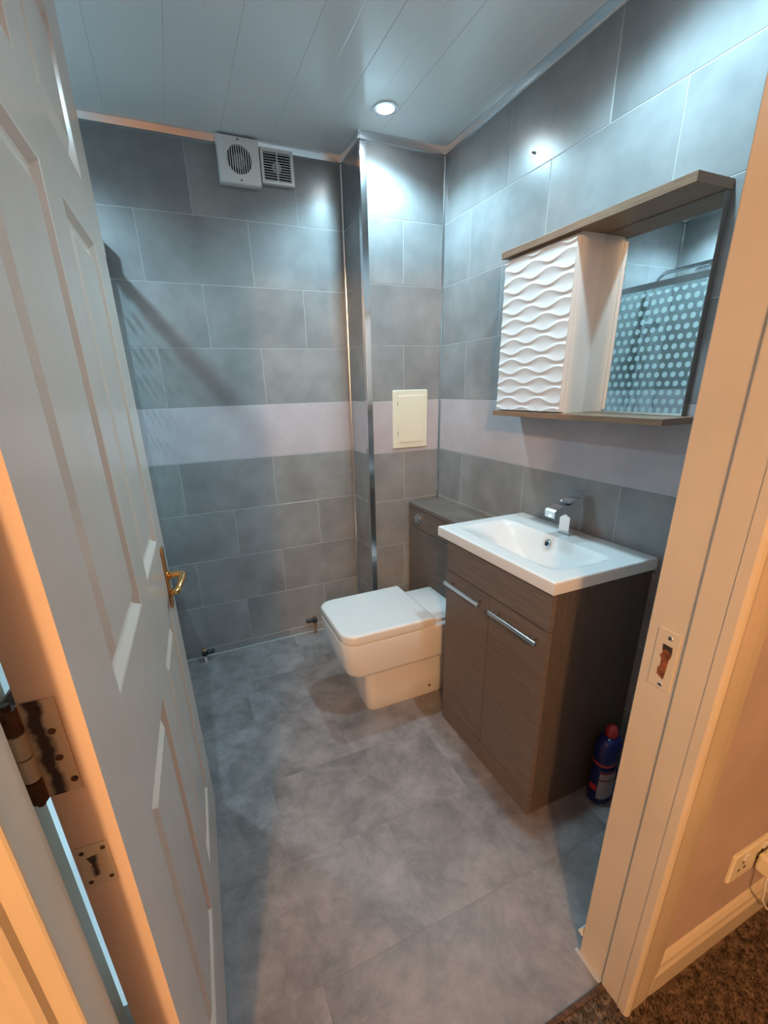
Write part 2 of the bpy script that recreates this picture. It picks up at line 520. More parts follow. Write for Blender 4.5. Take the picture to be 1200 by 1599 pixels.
# carpet of the hall: finely displaced pile
bm = bmesh.new()
bmesh.ops.create_grid(bm, x_segments=2, y_segments=2, size=0.5)
for v_ in bm.verts:
    v_.co = Vector((-2.7 + (v_.co.x + 0.5) * 4.0, -2.1 + (v_.co.y + 0.5) * 2.497, 0.0))
fh = struct(obj('floor_hall', bm, 'carpet'), 'brown speckled carpet of the hall', 'floor')
bm = bmesh.new()
rnd = random.Random(3)
for i in range(15000):     # tufts where the carpet shows beside the jamb
    x = rnd.uniform(-0.95, 0.15); y = rnd.uniform(0.12, 0.394)
    if x > -0.545 and y > 0.330:
        continue
    h_ = rnd.uniform(0.004, 0.009); a = rnd.uniform(0, 2 * PI); w_ = 0.0022
    dx, dy = w_ * math.cos(a), w_ * math.sin(a)
    lx, ly = rnd.uniform(-0.003, 0.003), rnd.uniform(-0.003, 0.003)
    p_ = [bm.verts.new(q) for q in ((x - dx, y - dy, 0), (x + dx, y + dy, 0), (x + lx - dy * 0.6, y + ly + dx * 0.6, h_))]
    bm.faces.new(p_)
cp = obj('carpet_pile', bm, 'carpet', fh, normals=False)
cp['kind'] = 'stuff'
struct(obj('trim_11', B(XJL, XJR, 0.388, 0.400, -0.001, 0.004, bev=0.0015), 'rust'), 'thin dark carpet edge bar under the doorway', 'trim')

# right-hand jamb: lining with rebate, stop, architrave, strike plate
rj = struct(obj('trim_12', B(XJR, XJR + 0.03, YH - 0.016, YF, 0, ZHD + 0.02, bev=0.002), 'frame_paint'), 'cream gloss door jamb with the strike plate', 'door frame')
obj('door_stop', B(XJR - 0.0045, XJR, YH - 0.016, 0.401, 0.0, ZHD, bev=0.003), 'frame_paint', rj)
bm = bmesh.new()
prof = [(XJR - 0.006, YH), (XJR - 0.006, YH - 0.016), (XJR - 0.003, YH - 0.0215), (XJR + 0.003, YH - 0.0235), (XJR + 0.010, YH - 0.0225), (XJR + 0.018, YH - 0.0195),
        (XJR + 0.060, YH - 0.0185), (XJR + 0.090, YH - 0.016), (XJR + 0.106, YH - 0.010), (XJR + 0.114, YH)]
prism(bm, prof, 'z', 0, ZHD + 0.07)
obj('architrave', bm, 'frame_paint', rj)
# strike plate set in the rebate with a ragged mortise
zs = 0.893
sp = obj('strike_plate', B(XJR - 0.0016, XJR + 0.001, 0.4095, 0.450, zs - 0.058, zs + 0.06, bev=0.001), 'frame_paint', rj)
obj('mortise', PR([(0.4195, zs + 0.030), (0.436, zs + 0.031), (0.436, zs + 0.022), (0.434, zs + 0.015), (0.438, zs + 0.008), (0.434, zs + 0.002), (0.434, zs - 0.013),
                   (0.437, zs - 0.016), (0.4365, zs - 0.030), (0.424, zs - 0.036), (0.423, zs - 0.026), (0.4215, zs + 0.006), (0.419, zs + 0.012)], 'x', XJR - 0.0022, XJR - 0.0010), 'rawwood', sp)
obj('mortise_shadow', PR([(0.4195, zs + 0.031), (0.436, zs + 0.032), (0.434, zs + 0.021), (0.427, zs + 0.0235), (0.4185, zs + 0.017)], 'x', XJR - 0.0027, XJR - 0.0020), 'gap', sp)
obj('lip', PR([(0.437, XJR - 0.0022), (0.452, XJR - 0.0022), (0.462, XJR + 0.004), (0.462, XJR + 0.006), (0.437, XJR + 0.0)], 'z', zs - 0.034, zs + 0.036), 'frame_paint', sp)
for dz in (0.046, -0.048):
    bm = bmesh.new()
    n = 16
    for (r_, x_) in ((0.0048, XJR - 0.0022),):
        loft(bm, [[(XJR - 0.0012, 0.427 + r_ * math.cos(2 * PI * k / n), zs + dz + r_ * math.sin(2 * PI * k / n)) for k in range(n)],
                  [(x_, 0.427 + 0.8 * r_ * math.cos(2 * PI * k / n), zs + dz + 0.8 * r_ * math.sin(2 * PI * k / n)) for k in range(n)]])
    sc_ = obj('screw', bm, 'steel', sp)
    obj('screw_slot', B(XJR - 0.0027, XJR - 0.0020, 0.4255, 0.4285, zs + dz - 0.0015, zs + dz + 0.0015), 'dark', sp)
# left-hand jamb
lj = struct(obj('trim_13', B(XJL - 0.03, XJL, YH - 0.016, YF, 0, ZHD + 0.02, bev=0.002), 'frame_paint'), 'cream gloss door jamb on the hinge side', 'door frame')
obj('door_stop', B(XJL, XJL + 0.024, YH - 0.016, 0.390, 0.0, ZHD, bev=0.003), 'frame_paint', lj)
bm = bmesh.new()
prof2 = [(2 * (XJL) - (x_ - XJR + XJL), y_) for x_, y_ in prof]
prism(bm, prof2, 'z', 0, ZHD + 0.07)
obj('architrave', bm, 'frame_paint', lj)
hj = struct(obj('trim_14', B(XJL, XJR, YH - 0.016, YF, ZHD, ZHD + 0.02), 'frame_paint'), 'door head lining above the doorway', 'door frame')
obj('architrave', B(XJL - 0.11, XJR + 0.11, YH - 0.02, YH, ZHD - 0.004, ZHD + 0.09), 'frame_paint', hj)
# hall skirting
bm = bmesh.new()
prism(bm, [(YH, 0), (YH - 0.018, 0), (YH - 0.018, 0.068), (YH - 0.014, 0.078), (YH - 0.012, 0.088), (YH - 0.006, 0.098), (YH, 0.1)], 'x', XJR + 0.08, 1.3)
struct(obj('baseboard_right', bm, 'frame_paint'), 'cream moulded skirting board above the carpet', 'skirting')
bm = bmesh.new()
prism(bm, [(YH, 0), (YH - 0.018, 0), (YH - 0.018, 0.068), (YH - 0.014, 0.078), (YH - 0.012, 0.088), (YH - 0.006, 0.098), (YH, 0.1)], 'x', -2.7, XJL - 0.11)
struct(obj('baseboard_left', bm, 'frame_paint'), 'cream moulded skirting board on the hinge side of the doorway', 'skirting')
# white sealed edge of the vinyl at the jamb foot
struct(obj('trim_15', PR([(XJR - 0.010, 0.402), (XJR - 0.012, 0.412), (XJR - 0.009, 0.476), (XJR + 0.0, 0.478), (XJR + 0.0, 0.402)], 'z', 0.0, 0.004), 'grout'), 'flat painted strip at the foot of the jamb on the vinyl', 'trim')
struct(obj('trim_16', PR([(YF + 0.000, 0.062), (YF + 0.014, 0.066), (YF + 0.004, 0.085)], 'x', XJR - 0.002, XJR + 0.5), 'white_plastic'), 'broken white end of tile edging behind the jamb', 'trim')

# ------------------------------------------------------------------ door
DA = Vector((-1.387, 0.435, 0.0)); DBp = Vector((-1.350, 1.330, 0.0))
ang = math.atan2(DBp.y - DA.y, DBp.x - DA.x)
DW = (DBp - DA).length
DT = 0.045
door = bpy.data.objects.new('door_1', None)
col.objects.link(door)
door.location = DA; door.rotation_euler = (0, 0, ang)
struct(door, 'off-white gloss six-panel door standing open into the bathroom', 'door')
sc_cuts = [0.0, 0.128, 0.392, 0.500, 0.757, DW]
zc_cuts = [0.006, 0.205, 0.820, 1.012, 1.645, 1.748, 1.985, 2.098]
bm = bmesh.new()
# both faces with panel openings; frame of the leaf
for side, y_ in ((0, 0.0), (1, DT)):
    V = {}
    for i, s in enumerate(sc_cuts):
        for j, z in enumerate(zc_cuts):
            V[i, j] = bm.verts.new((s, y_, z))
    for i in range(5):
        for j in range(7):
            if i in (1, 3) and j in (1, 3, 5):
                continue
            q = (V[i, j], V[i + 1, j], V[i + 1, j + 1], V[i, j + 1])
            bm.faces.new(q if side == 0 else tuple(reversed(q)))
def quad(bm, *p):
    bm.faces.new([bm.verts.new(q) for q in p])
quad(bm, (0, 0, zc_cuts[0]), (0, 0, zc_cuts[-1]), (0, DT, zc_cuts[-1]), (0, DT, zc_cuts[0]))
quad(bm, (DW, 0, zc_cuts[0]), (DW, DT, zc_cuts[0]), (DW, DT, zc_cuts[-1]), (DW, 0, zc_cuts[-1]))
quad(bm, (0, 0, zc_cuts[-1]), (DW, 0, zc_cuts[-1]), (DW, DT, zc_cuts[-1]), (0, DT, zc_cuts[-1]))
quad(bm, (0, 0, zc_cuts[0]), (0, DT, zc_cuts[0]), (DW, DT, zc_cuts[0]), (DW, 0, zc_cuts[0]))
bmesh.ops.remove_doubles(bm, verts=bm.verts, dist=1e-5)
obj('door_leaf', bm, 'paint', door, local=True)
for i in (1, 3):
    for j in (1, 3, 5):
        s0, s1, z0, z1 = sc_cuts[i], sc_cuts[i + 1], zc_cuts[j], zc_cuts[j + 1]
        bm = bmesh.new()
        for sgn, base in ((1, 0.0), (-1, DT)):
            rings = []
            for ins, dep in ((0, 0), (0.003, 0.001), (0.012, 0.0105), (0.016, 0.0125), (0.020, 0.0125), (0.023, 0.0115), (0.043, 0.002)):
                y_ = base + sgn * dep
                rings.append([(s0 + ins, y_, z0 + ins), (s1 - ins, y_, z0 + ins), (s1 - ins, y_, z1 - ins), (s0 + ins, y_, z1 - ins)])
            R_ = loft(bm, rings, cap=False)
            bm.faces.new(R_[-1])
        o = obj('panel', bm, 'paint', door, local=True)
# lever handle on a long brass backplate
hs = 0.800
hd = obj('door_handle', B(hs - 0.02, hs + 0.02, -0.006, 0.0, 0.815, 0.985, bev=0.004), 'brass', door, local=True, smooth=True)
obj('spindle', T([(hs, -0.004, 0.905), (hs, -0.012, 0.905), (hs, -0.014, 0.905), (hs, -0.040, 0.905)], [0.014, 0.013, 0.009, 0.009]), 'brass', hd, local=True, smooth=True)
obj('lever', T([(hs + 0.004, -0.038, 0.905), (hs - 0.008, -0.043, 0.906), (hs - 0.03, -0.042, 0.905), (hs - 0.06, -0.035, 0.898), (hs - 0.082, -0.029, 0.892), (hs - 0.088, -0.024, 0.891)],
               [0.008, 0.0095, 0.0085, 0.0075, 0.008, 0.006]), 'brass', hd, local=True, smooth=True)
obj('thumb_turn', T([(hs, -0.004, 0.855), (hs, -0.010, 0.855), (hs, -0.012, 0.855), (hs, -0.024, 0.855)], [0.011, 0.011, 0.007, 0.008]), 'brass', hd, local=True, smooth=True)
hd2 = obj('door_handle', B(hs - 0.02, hs + 0.02, DT, DT + 0.006, 0.815, 0.985, bev=0.003), 'brass', door, local=True)
obj('lever', T([(hs, DT, 0.905), (hs, DT + 0.05, 0.905), (hs - 0.05, DT + 0.052, 0.904), (hs - 0.1, DT + 0.04, 0.891)], 0.008), 'brass', hd2, local=True, smooth=True)
# hinge: leaf on the door edge (local -x face), knuckles behind, leaf on jamb
hz0, hz1 = 1.004, 1.110
hg = obj('hinge', B(-0.0022, 0.0, 0.017, DT + 0.001, hz0, hz1, bev=0.0008), 'worn', door, local=True)
for k in range(4):
    za = hz0 + (hz1 - hz0) * k / 4; zb = hz0 + (hz1 - hz0) * (k + 1) / 4
    obj('knuckle', T([(-0.004, DT + 0.006, za + 0.001), (-0.004, DT + 0.006, zb - 0.001)], 0.0068, n=12), 'frame_paint' if k in (1, 2) else 'rust', hg, local=True)
obj('hinge_pin', T([(-0.004, DT + 0.006, hz0 - 0.004), (-0.004, DT + 0.006, hz1 + 0.004)], 0.0035, n=8), 'rust', hg, local=True)
obj('jamb_leaf', B(-0.008, 0.03, DT + 0.0115, DT + 0.0135, hz0, hz1), 'rust', hg, local=True)
for q, (a, b) in enumerate(((0.033, 0.096), (0.026, 0.072), (0.027, 0.042), (0.021, 0.014))):
    obj('screw', T([(-0.0020, a, hz0 + b), (-0.0032, a, hz0 + b)], 0.0032, n=10), 'rust', hg, local=True)
# painted-over plate with four screw holes lower on the same edge
lp = obj('old_plate', B(-0.0014, 0.0, 0.013, 0.042, 0.872, 0.930, bev=0.0006), 'frame_paint', door, local=True)
for a, b in ((0.018, 0.880), (0.018, 0.922), (0.037, 0.880), (0.037, 0.922)):
    obj('screw_hole', T([(-0.0006, a, b), (-0.0018, a, b)], 0.0024, n=10), 'rust', lp, local=True)
obj('dirt_stain', PR([(0.020, 0.888), (0.033, 0.886), (0.036, 0.899), (0.031, 0.903), (0.035, 0.914), (0.022, 0.916), (0.019, 0.906), (0.024, 0.900)], 'x', -0.0017, -0.0010), 'worn', lp, local=True)

# ------------------------------------------------------------------ vanity unit, basin, tap
VX, VY0, VY1, VZ = -0.398, 0.822, 1.352, 0.822
van = thing('vanity_unit', 'grey-brown woodgrain vanity cabinet with two doors under the basin', 'cabinet', (VX / 2, (VY0 + VY1) / 2, 0))
PT = 0.016
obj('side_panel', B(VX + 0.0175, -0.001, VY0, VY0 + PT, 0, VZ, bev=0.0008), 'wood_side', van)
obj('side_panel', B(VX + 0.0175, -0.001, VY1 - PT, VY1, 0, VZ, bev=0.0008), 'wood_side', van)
obj('carcass_back', B(-0.02, -0.004, VY0 + PT, VY1 - PT, 0.07, 0.66), 'wood', van)
obj('carcass_base', B(VX + 0.03, -0.02, VY0 + PT, VY1 - PT, 0.07, 0.086), 'wood', van)
obj('plinth', B(VX + 0.001, VX + 0.017, VY0 + 0.001, VY1 - 0.001, 0, 0.0825), 'wood', van)
obj('fascia', B(VX, VX + 0.017, VY0 + 0.001, VY1 - 0.001, 0.700, VZ - 0.004, bev=0.001), 'wood', van)
ym = (VY0 + VY1) / 2
for (a, b, h0, h1) in ((VY0 + 0.001, ym - 0.0015, 0.842, 1.058), (ym + 0.0015, VY1 - 0.001, 1.112, 1.325)):
    d = obj('door', B(VX, VX + 0.017, a, b, 0.086, 0.6955, bev=0.0012), 'wood', van)
    bm = bmesh.new()
    box(bm, VX - 0.030, VX - 0.022, h0, h1, 0.651, 0.665, bev=0.0015)
    hnd = obj('handle', bm, 'steel', d)
    bm2 = bmesh.new()
    for q in (h0 + 0.025, h1 - 0.025):
        box(bm2, VX - 0.024, VX - 0.0005, q - 0.005, q + 0.005, 0.653, 0.663)
    # posts belong to the handle bar: joined into it
    bmesh.ops.translate(bm2, verts=bm2.verts, vec=-world_loc(d))
    bm3 = bmesh.new(); bm3.from_mesh(hnd.data)
    me_t = bpy.data.meshes.new('t'); bm2.to_mesh(me_t); bm3.from_mesh(me_t)
    bmesh.ops.recalc_face_normals(bm3, faces=bm3.faces)
    bm3.to_mesh(hnd.data); bm2.free(); bm3.free()

# basin: slab with a sloping rectangular bowl
ZT = 0.8596
BX0, BX1, BY0, BY1 = -0.410, -0.002, 0.812, 1.402
basin = thing('wash_basin', 'white rectangular ceramic inset basin on the woodgrain vanity', 'basin', (-0.2, 1.1, VZ + 0.0005))
def bowl_depth(x, y):
    dl = (1.352 - y) / 0.165; dr = (y - 0.866) / 0.150
    df = (x + 0.352) / 0.115; db = (-0.128 - x) / 0.028
    t = min(dl, dr, df, db)
    if t <= 0:
        return 0.0
    ts = [max(0.0, min(1.0, q)) for q in (dl, dr, df, db)]
    s = 1.0
    for q in ts:
        s *= q * q * (3 - 2 * q) * 0.15 + q * 0.85
    return 0.105 * s
bm = bmesh.new()
nx, ny = 64, 84
G = []
def edge_grid(a, b, n, r):
    g = [a, a + r * 0.12, a + r * 0.45, a + r]
    g += [a + r + (b - a - 2 * r) * k / n for k in range(1, n)]
    g += [b - r, b - r * 0.45, b - r * 0.12, b]
    return g
gx = edge_grid(BX0, BX1, nx, 0.005); gy = edge_grid(BY0, BY1, ny, 0.005)
def edge_drop(v, a, b, r=0.005):
    q = min(v - a, b - v)
    return 0 if q >= r else r - math.sqrt(max(0, r * r - (r - q) ** 2))
for x in gx:
    G.append([bm.verts.new((x, y, ZT - max(edge_drop(x, BX0, BX1), edge_drop(y, BY0, BY1)) - bowl_depth(x, y))) for y in gy])
for i in range(len(gx) - 1):
    for j in range(len(gy) - 1):
        bm.faces.new((G[i][j], G[i + 1][j], G[i + 1][j + 1], G[i][j + 1]))
# skirt
rim = [G[i][0] for i in range(len(gx))] + [G[-1][j] for j in range(1, len(gy))] + [G[i][-1] for i in range(len(gx) - 2, -1, -1)] + [G[0][j] for j in range(len(gy) - 2, 0, -1)]
low = [bm.verts.new((v_.co.x, v_.co.y, VZ + 0.0005)) for v_ in rim]
ins = []
for v_ in rim:
    x = min(max(v_.co.x, BX0 + 0.03), BX1 - 0.02); y = min(max(v_.co.y, BY0 + 0.035), BY1 - 0.075)
    ins.append(bm.verts.new((x, y, VZ + 0.0005)))
n = len(rim)
for i in range(n):
    j = (i + 1) % n
    bm.faces.new((rim[i], rim[j], low[j], low[i]))
    try:
        bm.faces.new((low[i], low[j], ins[j], ins[i]))
    except ValueError:
        pass
bmesh.ops.remove_doubles(bm, verts=ins, dist=1e-6)
obj('bowl', bm, 'ceramic', basin, smooth=35)
# overflow ring on the back slope and drain
oc = Vector((-0.1365, 1.118, ZT - 0.030)); on = Vector((-0.9, 0, 0.32)).normalized()
bm = bmesh.new(); tube(bm, [oc - on * 0.002, oc + on * 0.003, oc + on * 0.0055], [0.017, 0.017, 0.013], n=24)
ofr = obj('overflow_ring', bm, 'chrome', basin, smooth=True)
bm = bmesh.new(); tube(bm, [oc + on * 0.003, oc + on * 0.0062], 0.0085, n=20)
obj('overflow_hole', bm, 'dark', ofr)
bm = bmesh.new(); tube(bm, [(-0.19, 1.105, ZT - 0.1065), (-0.19, 1.105, ZT - 0.100)], [0.024, 0.022], n=24)
obj('drain', bm, 'chrome', basin, smooth=True)

# tap
tap = thing('basin_tap', 'square chrome mixer tap on the back ledge of the basin', 'tap', (-0.06, 1.105, ZT + 0.0005))
TY = 1.105
obj('base_plate', B(-0.088, -0.036, TY - 0.026, TY + 0.026, ZT + 0.0005, ZT + 0.005, bev=0.001), 'chrome', tap)
bm = bmesh.new()
prism(bm, [(-0.084, ZT + 0.005), (-0.040, ZT + 0.005), (-0.040, ZT + 0.110), (-0.050, ZT + 0.113), (-0.084, ZT + 0.113)], 'y', TY - 0.022, TY + 0.022)
obj('body', bm, 'chrome', tap)
bm = bmesh.new()
prism(bm, [(-0.084, ZT + 0.066), (-0.084, ZT + 0.113), (-0.116, ZT + 0.111), (-0.150, ZT + 0.101), (-0.157, ZT + 0.095), (-0.155, ZT + 0.072), (-0.134, ZT + 0.076), (-0.108, ZT + 0.083)], 'y', TY - 0.022, TY + 0.022)
obj('spout', bm, 'chrome', tap)
bm = bmesh.new()
prism(bm, [(-0.094, ZT + 0.123), (-0.092, ZT + 0.1165), (-0.052, ZT + 0.1165), (-0.036, ZT + 0.124), (-0.026, ZT + 0.150), (-0.034, ZT + 0.154), (-0.048, ZT + 0.132)], 'y', TY - 0.021, TY + 0.021)
obj('lever', bm, 'chrome', tap)

# ------------------------------------------------------------------ toilet unit and toilet
UX, UY0, UY1, UZ = -0.186, VY1 + 0.002, 2.052, 0.785
wcu = thing('toilet_unit', 'grey-brown woodgrain boxed cistern unit behind the toilet', 'cabinet', (UX / 2, 1.7, 0))
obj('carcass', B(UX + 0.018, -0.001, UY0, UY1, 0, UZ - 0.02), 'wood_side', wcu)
obj('top', B(UX - 0.004, -0.001, UY0, UY1 + 0.004, UZ - 0.018, UZ, bev=0.001), 'wood', wcu)
up_ = obj('upper_panel', B(UX, UX + 0.017, UY0 + 0.001, UY1, 0.662, UZ - 0.022, bev=0.001), 'wood', wcu)
obj('lower_panel', B(UX, UX + 0.017, UY0 + 0.001, UY1, 0.0, 0.658, bev=0.001), 'wood', wcu)
fb = obj('flush_button', T([(UX + 0.001, 1.955, 0.715), (UX - 0.004, 1.955, 0.715), (UX - 0.006, 1.955, 0.715), (UX - 0.016, 1.955, 0.715), (UX - 0.019, 1.955, 0.715)], [0.024, 0.024, 0.018, 0.018, 0.014], n=24), 'chrome', wcu, smooth=True)

toi = thing('toilet', 'white square back-to-wall toilet with closed lid', 'toilet', (-0.45, 1.655, 0))
PX0, PY0, PY1 = -0.778, 1.470, 1.838
bm = bmesh.new()
def pan_ring(z, ins, front):
    return [(x, y, z) for x, y in rrect(PX0 + front, UX - 0.001, PY0 + ins, PY1 - ins, (0.05, 0.004, 0.004, 0.05), n=7)]
rings = []
base = lambda z, i, f_: [(x, y, z) for x, y in rrect(PX0 + f_, UX - 0.001, PY0 + i, PY1 - i, (0.052 if z > 0.212 else 0.036, 0.004, 0.004, 0.052 if z > 0.212 else 0.036), n=7)]
for z, i, f_ in ((0.0, 0.040, 0.116), (0.004, 0.038, 0.114), (0.10, 0.037, 0.110), (0.190, 0.036, 0.104), (0.207, 0.034, 0.098), (0.212, 0.026, 0.06), (0.213, 0.012, 0.032),
                 (0.219, 0.004, 0.022), (0.232, 0.0015, 0.016), (0.30, 0.0, 0.006), (0.368, 0.0, 0.0), (0.375, 0.002, 0.002), (0.378, 0.006, 0.006)):
    rings.append(base(z, i, f_))
loft(bm, rings)
# front face bows outward
for v_ in bm.verts:
    t = (v_.co.y - (PY0 + PY1) / 2) / 0.184
    if v_.co.x < -0.45:
        v_.co.x -= 0.022 * (1 - t * t) * min(1, max(0, (-0.45 - v_.co.x) / 0.1))
obj('pan', bm, 'ceramic', toi, smooth=45)
bm = bmesh.new()
def lid_ring(z, i):
    return [(x, y, z) for x, y in rrect(PX0 + i - 0.001, -0.368 - i, PY0 + i - 0.002, PY1 - i + 0.002, (0.054, 0.008, 0.008, 0.054), n=7)]
loft(bm, [lid_ring(z, i) for z, i in ((0.3805, 0.005), (0.384, 0.001), (0.413, 0.0), (0.419, 0.002), (0.422, 0.007), (0.4225, 0.016))])
for v_ in bm.verts:
    t = (v_.co.y - (PY0 + PY1) / 2) / 0.184
    if v_.co.x < -0.45:
        v_.co.x -= 0.022 * (1 - t * t) * min(1, max(0, (-0.45 - v_.co.x) / 0.1))
obj('lid', bm, 'seat', toi, smooth=45)
obj('hinge_block', B(-0.366, -0.215, PY0 + 0.03, PY1 - 0.03, 0.378, 0.391, bev=0.004), 'seat', toi, smooth=True)
obj('fixing_hole', T([(-0.372, PY0 + 0.0378, 0.045), (-0.372, PY0 + 0.0360, 0.045)], 0.006, n=14), 'gap', toi)

# ------------------------------------------------------------------ mirror cabinet
MC = thing('mirror_cabinet', 'wall cabinet with rippled white door, open mirror and wooden shelves', 'cabinet', (-0.06, 1.14, 1.25))
CX = -0.128
CY0, CY1 = 0.800, 1.470
obj('top_shelf', B(CX - 0.004, -0.001, 0.818, 1.478, 1.768, 1.789, bev=0.0008), 'shelfwood', MC)
obj('bottom_shelf', B(CX - 0.004, -0.001, 0.792, 1.474, 1.249, 1.266, bev=0.0008), 'shelfwood', MC)
obj('body', B(CX + 0.024, -0.001, 1.150, 1.466, 1.2662, 1.7678), 'cab_white', MC)
# rippled door: overlapping wave-edged ridges
dy0, dy1, dz0, dz1 = 1.150, 1.464, 1.2715, 1.757
bm = bmesh.new()
rows = 17
rh = (dz1 - dz0 + 0.06) / rows
ncol = 56
nr = 9
def wave(k, y):
    return dz1 + 0.03 - k * rh + 0.0085 * math.sin(2 * PI * (y - dy0) / 0.148 + (PI if k % 2 else 0.0) + 0.5)
lines = []
for k in range(rows):
    for t in range(nr):
        u_ = t / (nr - 1)
        d_ = 0.0030 * (1 - math.sin(PI * u_))
        ln = []
        for c in range(ncol + 1):
            y = dy0 + (dy1 - dy0) * c / ncol
            z = wave(k, y) * (1 - u_) + wave(k + 1, y) * u_
            z = min(max(z, dz0), dz1)
            ln.append(bm.verts.new((CX + 0.006 - d_, y, z)))
        lines.append(ln)
for a, b in zip(lines, lines[1:]):
    for c in range(ncol):
        bm.faces.new((a[c], a[c + 1], b[c + 1], b[c]))
bmesh.ops.dissolve_degenerate(bm, edges=bm.edges, dist=1e-6)
wd = obj('cabinet_door', B(CX + 0.0065, CX + 0.0225, dy0, dy1, dz0, dz1), 'wave', MC)
wf_ = obj('rippled_front', bm, 'wave', wd, smooth=25)
# mirror on its backing board
obj('mirror_board', B(-0.0155, -0.001, 0.820, 1.1498, 1.2662, 1.7678), 'mirror_edge', MC)
obj('mirror', B(-0.0185, -0.0156, 0.8215, 1.1498, 1.2672, 1.7670), 'mirror', MC)

# ------------------------------------------------------------------ back wall fittings
fan = thing('extractor_fan', 'square white extractor fan cover with a round slatted opening', 'fan', (-0.857, YB, 2.16))
fx0, fx1, fz0, fz1 = -0.940, -0.774, 2.162, 2.320
fcx, fcz, fr = (fx0 + fx1) / 2, (fz0 + fz1) / 2 + 0.002, 0.050
bm = bmesh.new()
# cover plate with a round hole: rings from hole to rounded square
n = 40
fy = YB - 0.036
hole = []; outer = []; outer_b = []; hole_b = []
for k in range(n):
    a = 2 * PI * k / n
    c_, s_ = math.cos(a), math.sin(a)
    m_ = 1 / max(abs(c_), abs(s_))
    ex, ez = (fx1 - fx0) / 2, (fz1 - fz0) / 2
    hole.append((fcx + fr * c_, fy - 0.002, fcz + fr * s_))
    hole_b.append((fcx + fr * c_, fy + 0.012, fcz + fr * s_))
    outer.append(((fx0 + fx1) / 2 + (ex - 0.004) * c_ * m_, fy, (fz0 + fz1) / 2 + (ez - 0.004) * s_ * m_))
    outer_b.append(((fx0 + fx1) / 2 + ex * c_ * m_, fy + 0.005, (fz0 + fz1) / 2 + ez * s_ * m_))
back = [(x, YB - 0.001, z) for x, y, z in outer_b]
loft(bm, [hole_b, hole, outer, outer_b, back], cap=False)
obj('cover', bm, 'white_plastic', fan)
obj('duct', T([(fcx, fy + 0.014, fcz), (fcx, fy + 0.016, fcz)], 0.052, n=32), 'dark', fan)
for k in range(11):
    x = fcx - fr + 2 * fr * (k + 0.5) / 11
    hh = math.sqrt(max(0, fr * fr - (x - fcx) ** 2))
    obj('slat', B(x - 0.0014, x + 0.0014, fy - 0.001, fy + 0.006, fcz - hh, fcz + hh), 'white_plastic', fan)
obj('motor_hub', T([(fcx, fy + 0.009, fcz), (fcx, fy + 0.0135, fcz)], [0.024, 0.027], n=24), 'grey_plastic', fan)
for dz in (fz0 + 0.012, fz1 - 0.012):
    obj('screw', T([(fcx, fy - 0.001, dz), (fcx, fy - 0.0022, dz)], 0.0032, n=10), 'dark', fan)

vent = thing('vent_grille', 'small white louvred vent beside the extractor fan', 'vent', (-0.698, YB, 2.183))
gx0, gx1, gz0, gz1 = -0.767, -0.630, 2.183, 2.305
gy0 = YB - 0.022
bm = bmesh.new()
for a in ((gx0, gx1, gz0, gz0 + 0.011), (gx0, gx1, gz1 - 0.011, gz1), (gx0, gx0 + 0.011, gz0 + 0.011, gz1 - 0.011), (gx1 - 0.011, gx1, gz0 + 0.011, gz1 - 0.011)):
    box(bm, a[0], a[1], gy0, YB - 0.001, a[2], a[3])
obj('frame', bm, 'white_plastic', vent)
obj('backing', B(gx0 + 0.011, gx1 - 0.011, YB - 0.004, YB - 0.001, gz0 + 0.011, gz1 - 0.011), 'dark', vent)
for k in range(11):
    z = gz0 + 0.016 + (gz1 - gz0 - 0.032) * k / 10
    obj('slat', PR([(gy0 + 0.002, z - 0.0022), (gy0 + 0.0035, z - 0.003), (gy0 + 0.013, z + 0.003), (gy0 + 0.0115, z + 0.004)], 'x', gx0 + 0.011, gx1 - 0.011), 'white_plastic', vent)
obj('centre_bar', B((gx0 + gx1) / 2 - 0.0018, (gx0 + gx1) / 2 + 0.0018, gy0, gy0 + 0.006, gz0 + 0.011, gz1 - 0.011), 'white_plastic', vent)
obj('fan_hub', T([((gx0 + gx1) / 2, YB - 0.0045, (gz0 + gz1) / 2 + 0.002), ((gx0 + gx1) / 2, YB - 0.007, (gz0 + gz1) / 2 + 0.002)], 0.02, n=20), 'white_plastic', vent)

ap = thing('access_panel', 'cream plastic access hatch on the pipe chase', 'access panel', (-0.175, YC, 1.066))
bm = bmesh.new()
r0 = rrect(-0.272, -0.078, 1.066, 1.346, 0.008, n=4)
def yring(poly, y):
    return [(x, y, z) for x, z in poly]
loft(bm, [yring(r0, YC - 0.0005), yring(r0, YC - 0.006), yring(rrect(-0.269, -0.081, 1.069, 1.343, 0.007, n=4), YC - 0.009)])
obj('frame', bm, 'cream_plastic', ap)
hp = obj('hatch', B(-0.243, -0.101, 1.095, 1.319, YC * 0 + YC - 0.0125, YC - 0.009, bev=0) if False else B(-0.243, -0.101, YC - 0.0118, YC - 0.009, 1.095, 1.319, bev=0.0012), 'cream_plastic', ap)
for z in (1.138, 1.282):
    obj('hinge_slot', B(-0.2475, -0.2455, YC - 0.0096, YC - 0.0089, z - 0.011, z + 0.011), 'gap', ap)

